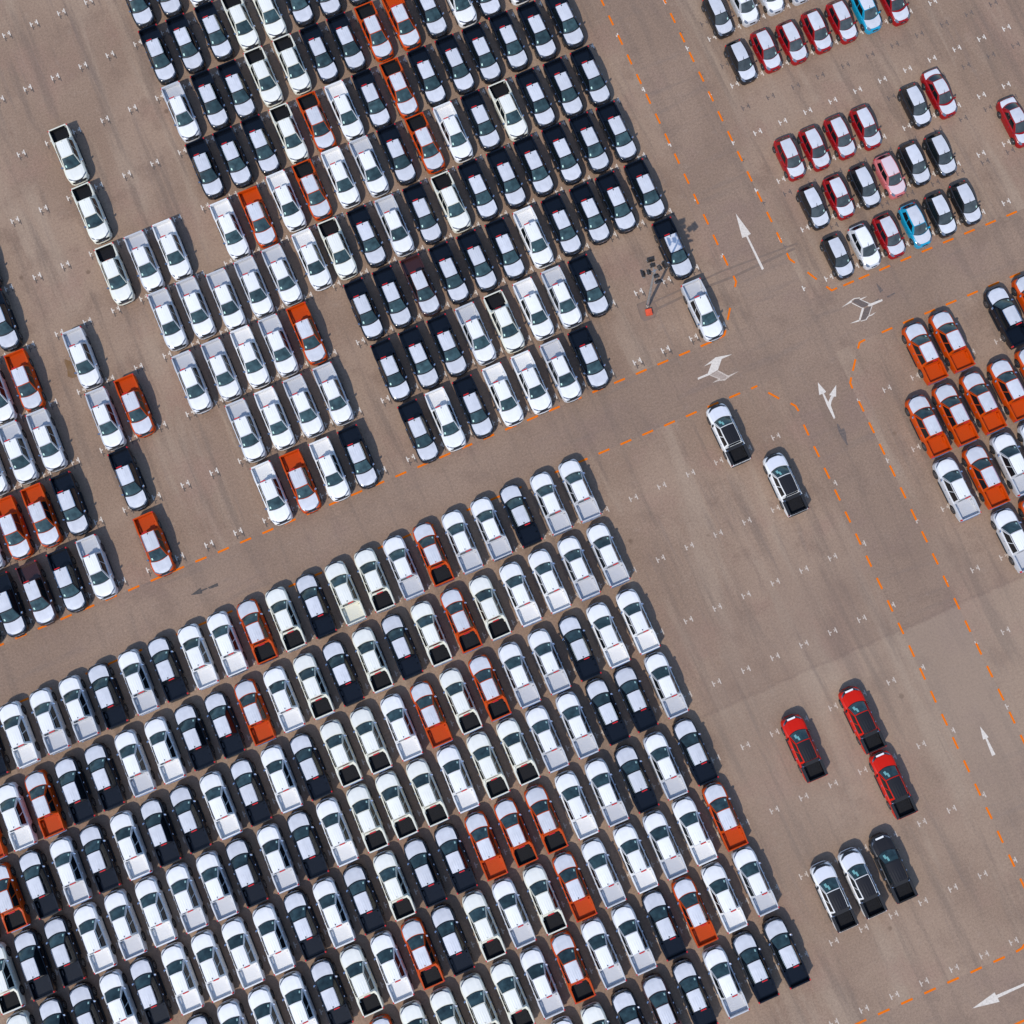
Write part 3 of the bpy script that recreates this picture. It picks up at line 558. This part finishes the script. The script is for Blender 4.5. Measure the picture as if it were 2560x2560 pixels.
    for sg in (-1, 1):
        b = MB()
        for i in range(6):
            p = roof(sg * .965, lerp(.04, .97, i / 6)); q = roof(sg * .965, lerp(.04, .97, (i + 1) / 6))
            b.cyl((p[0], p[1], p[2] + .03), (q[0], q[1], q[2] + .03), .017, None, 6, 0, False)
        k.part('roof_rail', b.mesh('roof_rail', [CHROME if paint_ is PNT['K'] or paint_ is PNT['O'] else BLACK] if style != 'two' else [paint_], True))
    # paper on the windshield
    b = MB()
    if style != 'two': vv, ff = panel(lambda a, b_: front(a * 2 - 1, b_), .83, .91, .20, .38, 2, 2, .014, True) if True else 0; b.add(vv, ff)
    else:
        for a0, a1, b0_, b1_ in ((.20, .34, .30, .62), (.30, .42, .52, .86)): vv, ff = panel(lambda a, b_: front(a * 2 - 1, b_), a0, a1, b0_, b1_, 2, 2, .014, True); b.add(vv, ff)
    k.part('paper_sticker', b.mesh('paper_sticker', [STICK if style != 'two' else TEAL]))
    wm = wheel_mesh(.375, .25)
    for sg in (-1, 1):
        for a in AX: k.part('wheel', wm[0], (sg * .785, L2 - a, .375), [('rim', wm[1], (0, 0, 0))])
    if style == 'two' and hoodmat is not TWOHOOD:
        k.part('hood_tape', MB().box((-.34, L2 - .235, .995), (.34, L2 - .10, 1.045)).mesh('hood_tape', [FILMW]))
    return k

# ------------------------------------------------------------------ hatchback / sedan
def make_car(name, cat, paint_, film, sedan=False):
    Ln = 4.42 if sedan else 3.86; L2 = Ln / 2
    AX = (.80, Ln - (1.02 if sedan else .62)); HW = .845
    W_ = [(0, .42), (.03, .52), (.10, .63), (.22, .71), (.40, .775), (.7, .82), (1.2, .84), (Ln - 1.2, .845), (Ln - .5, .815), (Ln - .22, .74), (Ln - .06, .62), (Ln, .48)]
    ZT = [(0, .60), (.06, .68), (.18, .74), (.5, .84), (.95, .93), (1.2, .95), (Ln - .7, .97), (Ln - .2, .95 if not sedan else 1.0), (Ln - .04, .86), (Ln, .70)]
    def zb(s):
        z = .22
        for a in AX:
            d = abs(s - a)
            if d < .38: z = max(z, .25 + .42 * math.sqrt(max(0, 1 - (d / .38) ** 2)))
        return z
    st = sorted(set([0, .03, .06, .10, .18, .3, .5, .95, 1.2, 1.7, 2.2, Ln - 1.1, Ln - .22, Ln - .12, Ln - .06, Ln - .03, Ln] + [a + d for a in AX for d in (-.38, -.365, -.29, -.15, 0, .15, .29, .365, .38) if a + d < Ln - .23]))
    def S(s):
        w = interp(W_, s); z0 = zb(s); zt = interp(ZT, s); cr = zt + .05 * min(1, s / .4) * (1 if s < 1.3 else .3)
        return [(0, .24), (w * .8, max(.24, z0 - .04)), (w * .98, z0), (w, max(lerp(z0, zt, .5), z0 + .01)), (w * .985, max(zt - .16, z0 + .02)), (w * .93, zt - .05), (w * .84, zt), (w * .45, lerp(zt, cr, .7)), (0, cr)]
    v, f = hull(S, {'stations': st, 'len': Ln}); bb = MB(); bb.add(v, f)
    if sedan: G = dict(len=Ln, sf0=1.02, bow=.24, wf0=.68, z0=.95, sf1=1.82, wf1=.54, z1=1.41, sr0=3.82, wr0=.66, z0r=1.03, sr1=3.10, wr1=.50, z1r=1.40, crown=.03, bul=.07, arch=.035, rbow=.2)
    else: G = dict(len=Ln, sf0=.88, bow=.27, wf0=.69, z0=.93, sf1=1.66, wf1=.55, z1=1.44, sr0=3.74, wr0=.66, z0r=.98, sr1=3.34, wr1=.50, z1r=1.44, crown=.03, bul=.08, arch=.045, rbow=.12)
    front, rear, side, roof = glass_house(G)
    for fn, nu, nv, fl in ((lambda a, b_: front(a * 2 - 1, b_), 8, 4, False), (lambda a, b_: rear(a * 2 - 1, b_), 6, 3, False), (side(1), 10, 4, True), (side(-1), 10, 4, False), (lambda a, b_: roof(a * 2 - 1, b_), 8, 8, True)):
        vv, ff = grid(fn, nu, nv); bb.add(vv, [x[::-1] for x in ff] if fl else ff)
    for sg in (-1, 1):
        for s_ in (1.95, 2.75): bb.box((sg * .845 - .02, L2 - s_ - .09, .80), (sg * .845 + .015, L2 - s_, .83), 1)
    k = Kit(name, cat); k.part('body', bb.mesh('body', [paint_, CHROME], True, 28))
    def hoodfn(u, t):
        uu = u * 2 - 1; s = lerp(.17 + .16 * abs(uu) ** 3, .87 + .26 * uu * uu, t); w = min(interp(W_, s) * .84, .70)
        zt = interp(ZT, s); return (uu * w, L2 - s, zt + .05 * min(1, s / .4) * (1 - uu * uu * .55) + .028)
    vv, ff = grid(hoodfn, 14, 8); k.part('hood_film', mesh('hood_film', vv, ff, film, None, True))
    def rooffn(u, t):
        p = roof((u * 2 - 1) * .90, lerp(.015, .985, t)); return (p[0], p[1], p[2] + .01)
    vv, ff = grid(rooffn, 10, 8); k.part('roof_film', mesh('roof_film', vv, [x[::-1] for x in ff], film, None, True))
    b = MB(); vv, ff = panel(lambda a, b_: front(a * 2 - 1, b_), .035, .965, .08, .97, 10, 4, .010, True); b.add(vv, ff, 0)
    vv, ff = panel(lambda a, b_: front(a * 2 - 1, b_), .015, .985, .0, .08, 10, 1, .012, True); b.add(vv, ff, 1)
    k.part('windshield', b.mesh('windshield', [WINDC, BLACK], True))
    vv, ff = panel(lambda a, b_: rear(a * 2 - 1, b_), .08, .92, .10, .92, 6, 3, .008, True); k.part('rear_window', mesh('rear_window', vv, ff, GLASS, None, True))
    for sg, fl in ((1, True), (-1, False)):
        b = MB()
        for a, c_ in ((.09, .47), (.50, .86)):
            vv, ff = panel(side(sg), a, c_, .10, .88, 6, 3, .010, fl); b.add(vv, ff)
        k.part('side_window', b.mesh('side_window', [GLASS], True))
    for sg in (-1, 1):
        b = MB(); cx = sg * .86; y = L2 - 1.22
        vv, ff = loft([[(cx + sg * d * .075, y + a * q, .98 + z * q) for a, z in ((-.08, -.06), (.06, -.06), (.08, .02), (.05, .07), (-.06, .07))] for d, q in ((-1, .7), (-.3, 1), (.6, 1), (1, .6))], True); b.add(vv, ff)
        b.box((sg * .76, y - .03, .92), (sg * .84, y + .03, .97)); k.part('side_mirror', b.mesh('side_mirror', [paint_], True, 40))
        # headlight
        b = MB(); v0 = [(sg * .43, L2 - .09, .66), (sg * .60, L2 - .15, .68), (sg * .715, L2 - .36, .76), (sg * .63, L2 - .46, .855), (sg * .50, L2 - .30, .82), (sg * .42, L2 - .14, .74)]
        v1 = [(x * 1.01 + sg * .012, y + .016, z + .055) for x, y, z in v0]
        b.add(v0 + v1, [tuple(range(6)), tuple(range(6, 12))[::-1]] + [(i, (i + 1) % 6, 6 + (i + 1) % 6, 6 + i) for i in range(6)]); k.part('headlight', b.mesh('headlight', [LAMP]))
        b = MB().box((sg * .66 - .04, -L2 + .10, .70), (sg * .66 + .045, -L2 + .20, .90)); k.part('tail_light', b.mesh('tail_light', [RED]))
    b = MB(); vv, ff = prism([(-.34, L2 - .06), (-.2, L2 + .015), (.2, L2 + .015), (.34, L2 - .06), (.2, L2 - .12), (-.2, L2 - .12)], .50, .66); b.add(vv, ff, 0)
    vv, ff = prism([(-.28, L2 - .02), (-.12, L2 + .03), (.12, L2 + .03), (.28, L2 - .02), (.12, L2 - .02), (-.12, L2 - .02)], .585, .625); b.add(vv, ff, 1)
    b.box((-.05, L2 + .02, .56), (.05, L2 + .045, .645), 1); k.part('grille', b.mesh('grille', [BLACK, CHROME]))
    out = [(-.70, L2 - .34), (-.62, L2 - .12), (-.42, L2 + .0), (0, L2 + .045), (.42, L2 + .0), (.62, L2 - .12), (.70, L2 - .34), (.4, L2 - .4), (-.4, L2 - .4)]
    vv, ff = loft([[(x * a, y + d, z) for x, y in out] for z, a, d in ((.22, .94, -.04), (.30, 1, 0), (.44, 1.0, .0), (.50, .97, -.03))], True)
    k.part('front_bumper', MB().add(vv, ff).mesh('front_bumper', [paint_], True, 30))
    p = roof(0, .03 if not sedan else .03); b = MB(); b.cyl((0, p[1], p[2]), (0, p[1] - .17, p[2] + .16), .016, .01, 6); b.box((-.03, p[1] - .05, p[2]), (.03, p[1] + .03, p[2] + .025))
    k.part('antenna', b.mesh('antenna', [BLACK]))
    vv, ff = panel(lambda a, b_: front(a * 2 - 1, b_), .09, .17, .16, .36, 2, 2, .014, True); k.part('paper_sticker', MB().add(vv, ff).mesh('paper_sticker', [STICK]))
    if sedan:
        def dk(u, t):
            uu = u * 2 - 1; s = lerp(3.78 - .2 * uu * uu + .08, Ln - .14 - .05 * uu * uu, t); return (uu * interp(W_, s) * .84, L2 - s, interp(ZT, s) + .03 * (1 - uu * uu) + .02)
        vv, ff = grid(dk, 10, 4); k.part('boot_film', mesh('boot_film', vv, ff, film, None, True))
    wm = wheel_mesh(.30, .19, 7)
    for sg in (-1, 1):
        for a in AX: k.part('wheel', wm[0], (sg * .735, L2 - a, .30), [('rim', wm[1], (0, 0, 0))])
    return k

# ------------------------------------------------------------------ the stock
KIT = {
 'K': make_pickup('pickup_truck', 'pickup', PNT['K'], FILM), 'W': make_pickup('pickup_truck', 'pickup', PNT['W'], FILMW),
 'S': make_pickup('pickup_truck', 'pickup', PNT['S'], FILMW), 'O': make_pickup('pickup_truck', 'pickup', PNT['O'], FILM),
 'M': make_pickup('pickup_truck', 'pickup', PNT['M'], FILM), 'Q': make_pickup('pickup_truck', 'pickup', PNT['C'], FILMC),
 'C': make_pickup('pickup_truck', 'pickup', PNT['C'], FILMC, 'sport', bedmat=LINER), 'P': make_pickup('pickup_truck', 'pickup', PNT['O'], FILM, 'sport', bedmat=LINER),
 'w': make_pickup('pickup_truck', 'pickup', PNT['W'], None, 'two', BLKROOF, TWOHOOD, LINER), 'r': make_pickup('pickup_truck', 'pickup', PNT['r'], None, 'two', BLKROOF, PNT['r'], LINER),
 'g': make_pickup('pickup_truck', 'pickup', PNT['G'], None, 'two', BLKROOF, BLKROOF, LINER)}
KIT['k'] = KIT['K']; KIT['s'] = KIT['S']
CARK = {'K': PNT['G'], 'R': PNT['R'], 'B': PNT['B'], 'F': PNT['F'], 'S': PNT['S']}
FILMP = mat('film_on_pink', (.70, .56, .58), .5)
CARS = {c_: make_car('hatchback_car', 'hatchback', p_, FILMP if c_ == 'F' else FILM if c_ != 'S' else FILMW) for c_, p_ in CARK.items()}
SEDAN = make_car('sedan_car', 'sedan', PNT['R'], FILM, True)
WORD = {'K': 'black pickup', 'W': 'white pickup', 'S': 'silver pickup', 'O': 'orange pickup', 'M': 'maroon pickup', 'Q': 'cream pickup with cream bed', 'C': 'cream pickup with black-lined bed', 'P': 'orange pickup with black-lined bed', 'k': 'black pickup', 's': 'silver pickup'}
CW = {'K': 'charcoal hatchback', 'R': 'dark red hatchback', 'B': 'cyan blue hatchback', 'F': 'pink hatchback', 'S': 'silver hatchback'}
ORD = ['first', 'second', 'third', 'fourth', 'fifth', 'sixth', 'seventh', 'eighth', 'ninth', 'tenth', 'eleventh', 'twelfth', 'thirteenth']
def labels(row, words, where):
    cnt = {}; tot = {}
    for q in row: tot[words[q[0]]] = tot.get(words[q[0]], 0) + 1
    out = []
    for q in row:
        t = words[q[0]]; cnt[t] = cnt.get(t, 0) + 1
        if tot[t] == 1: out.append('the only %s in the %s' % (t, where))
        elif cnt[t] == tot[t]: out.append('rightmost %s in the %s' % (t, where))
        else: out.append('%s %s from the left, %s' % (ORD[cnt[t] - 1], t, where))
    return out
def put(kit, q, up, dy, label, group, jit=.5):
    rz = (0 if up else math.pi) + math.radians(rnd.gauss(0, jit * .6))
    fx, fy = -math.sin(rz), math.cos(rz)
    kit.place(q[1] - fx * dy, q[2] - fy * dy, rz, label, group)
for i, row in enumerate(D['down'][::-1]):
    lone = {}
    lb = labels(row, WORD, '%s row above the middle road' % ORD[i])
    for q, l in zip(row, lb):
        if q[0] == 's': l = 'silver pickup alone by the rounded orange corner line at the crossing'
        if q[0] == 'k': l = 'black pickup beside the light mast, behind the silver corner pickup'
        put(KIT[q[0]], q, False, -.84, l, 'pickups parked above the middle road')
for i, row in enumerate(D['up']):
    a = [q for q in row if q[1] < 36]; b = [q for q in row if q[1] >= 36]
    for part, where, grp in ((a, '%s row below the middle road', 'pickups parked below the middle road'), (b, '%s row of the block at the right edge', 'pickups parked at the right edge')):
        lb = labels(part, WORD, where % ORD[i])
        for q, l in zip(part, lb): put(KIT[q[0]], q, True, -.84, l, grp)
TL = ['white pickup with black roof, alone nearest the crossing', 'white pickup with black roof beside the lower right road, behind the first', 'red pickup with black roof standing alone, left of the red pair',
      'front one of the two red pickups parked nose to tail', 'rear one of the two red pickups parked nose to tail', 'leftmost of the three dark-roofed pickups below the red ones',
      'white black-roofed pickup in the middle of the trio, beside the all black one', 'all black pickup with a white strip on its hood, right end of the trio']
for q, l in zip(D['tt'], TL): put(KIT[q[0] if q[0] != 'k' else 'g'], q, True, -1.02, l, 'black-roofed pickups on the open plot')
for i, row in enumerate(D['car']):
    lb = labels(row, CW, '%s hatchback row from the top' % ORD[i])
    for q, l in zip(row, lb): put(CARS[q[0]], q, False, .25, l, 'hatchbacks on the upper right plot')
SL = ['dark red sedan cut by the top edge, right of the cyan hatchback', 'dark red sedan parked beside a charcoal hatchback, apart from the rows', 'dark red sedan alone at the right edge']
for q, l in zip(D['sed'], SL): put(SEDAN, q, False, .38, l, 'sedans on the upper right plot')

# ------------------------------------------------------------------ light mast
STEEL = mat('galvanised_steel', (.42, .43, .43), .4, .6, noise=(.15, 3)); HOUS = mat('floodlight_housing', (.070, .062, .058), .35, .6, noise=(.5, 14)); LENS = mat('floodlight_glass', (.30, .31, .33), .1, .2)
REDC = mat('orange_red_footing_paint', (.72, .085, .030), .6, noise=(.2, 5))
hx, hy = D['hub']; bx, by = D['base']; HZ = 8.8
mast = bpy.data.objects.new('light_mast', None); COL.objects.link(mast); mast.location = (bx, by, 0)
mast['label'] = 'grey floodlight mast with eight lamps on an orange-red footing by the corner pickups'; mast['category'] = 'light mast'
b = MB(); b.cyl((0, 0, 0), (hx - bx, hy - by, HZ), .13, .07, 14); link(b.mesh('pole', [STEEL], True), 'pole', mast)
b = MB()
lean = Vector((hx - bx, hy - by, HZ)).normalized()
for i in range(5): b.cyl(lean * (.35 + .14 * i), lean * (.35 + .14 * (i + 1)), .142, .142, 14, i % 2)
link(b.mesh('striped_band', [BLACK, WHITEP], True), 'striped_band', mast)
b = MB(); secs = [[(x * s_, y * s_, z) for x, y in ((-.27, -.27), (.27, -.27), (.27, .27), (-.27, .27))] for z, s_ in ((0, 1), (.24, 1), (.28, .93))]; vv, ff = loft(secs, True); b.add(vv, ff)
o = link(b.mesh('footing', [REDC]), 'footing', mast, (D['cube'][0] - bx, D['cube'][1] - by, 0)); o.rotation_euler = (0, 0, -.2)
for p, q in (((-.17, -.17), 1), ((.17, .17), 1)): pass
hub = Vector((hx - bx, hy - by, HZ))
def arms(deg, tag):
    t = math.radians(deg); d = Vector((math.cos(t), math.sin(t), 0)); n_ = Vector((-d.y, d.x, 0))
    b = MB(); b.cyl(hub, hub + d * .95 - Vector((0, 0, .02)), .035, .03, 8); arm = link(b.mesh('arm', [STEEL], True), 'arm', mast)
    for dist, sc, tilt in ((.48, .85, 60), (.98, 1.22, 34)):
        b = MB(); hw, hd, hh = .25 * sc, .20 * sc, .10
        # housing tapering to the back
        secs = [[(-hw, -hd, z * 1.0), (hw, -hd, z), (hw, hd, z), (-hw, hd, z)] for z in (0, .05)] + [[(-hw * .6, -hd * .6, .17), (hw * .6, -hd * .6, .17), (hw * .6, hd * .6, .17), (-hw * .6, hd * .6, .17)]]
        vv, ff = loft(secs, True); b.add(vv, ff, 0)
        for i in range(6): x = lerp(-hw * .55, hw * .55, i / 5); b.box((x - .008, -hd * .6, .12), (x + .008, hd * .6, .22), 0)
        b.box((-hw * .9, -hd * .9, -.012), (hw * .9, hd * .9, .002), 1)
        b.box((-hw - .03, -.03, -.02), (-hw - .005, .03, .16), 2); b.box((hw + .005, -.03, -.02), (hw + .03, .03, .16), 2)
        o = link(b.mesh('floodlight', [HOUS, LENS, STEEL]), 'floodlight', mast)
        # local z = back of lamp; tilt so the glass looks outward and down
        o.matrix_local = Matrix.Translation(hub + d * dist + Vector((0, 0, .08))) @ Matrix(((n_.x, d.x, 0, 0), (n_.y, d.y, 0, 0), (n_.z, d.z, 1, 0), (0, 0, 0, 1))) @ Matrix.Rotation(math.radians(90 - tilt), 4, 'X')
for deg in (83.4,7.4,-94.6,171.5): arms(deg, '')
b = MB(); b.cyl(hub - Vector((0, 0, .15)), hub + Vector((0, 0, .10)), .10, .10, 12); link(b.mesh('hub', [STEEL], True), 'hub', mast)
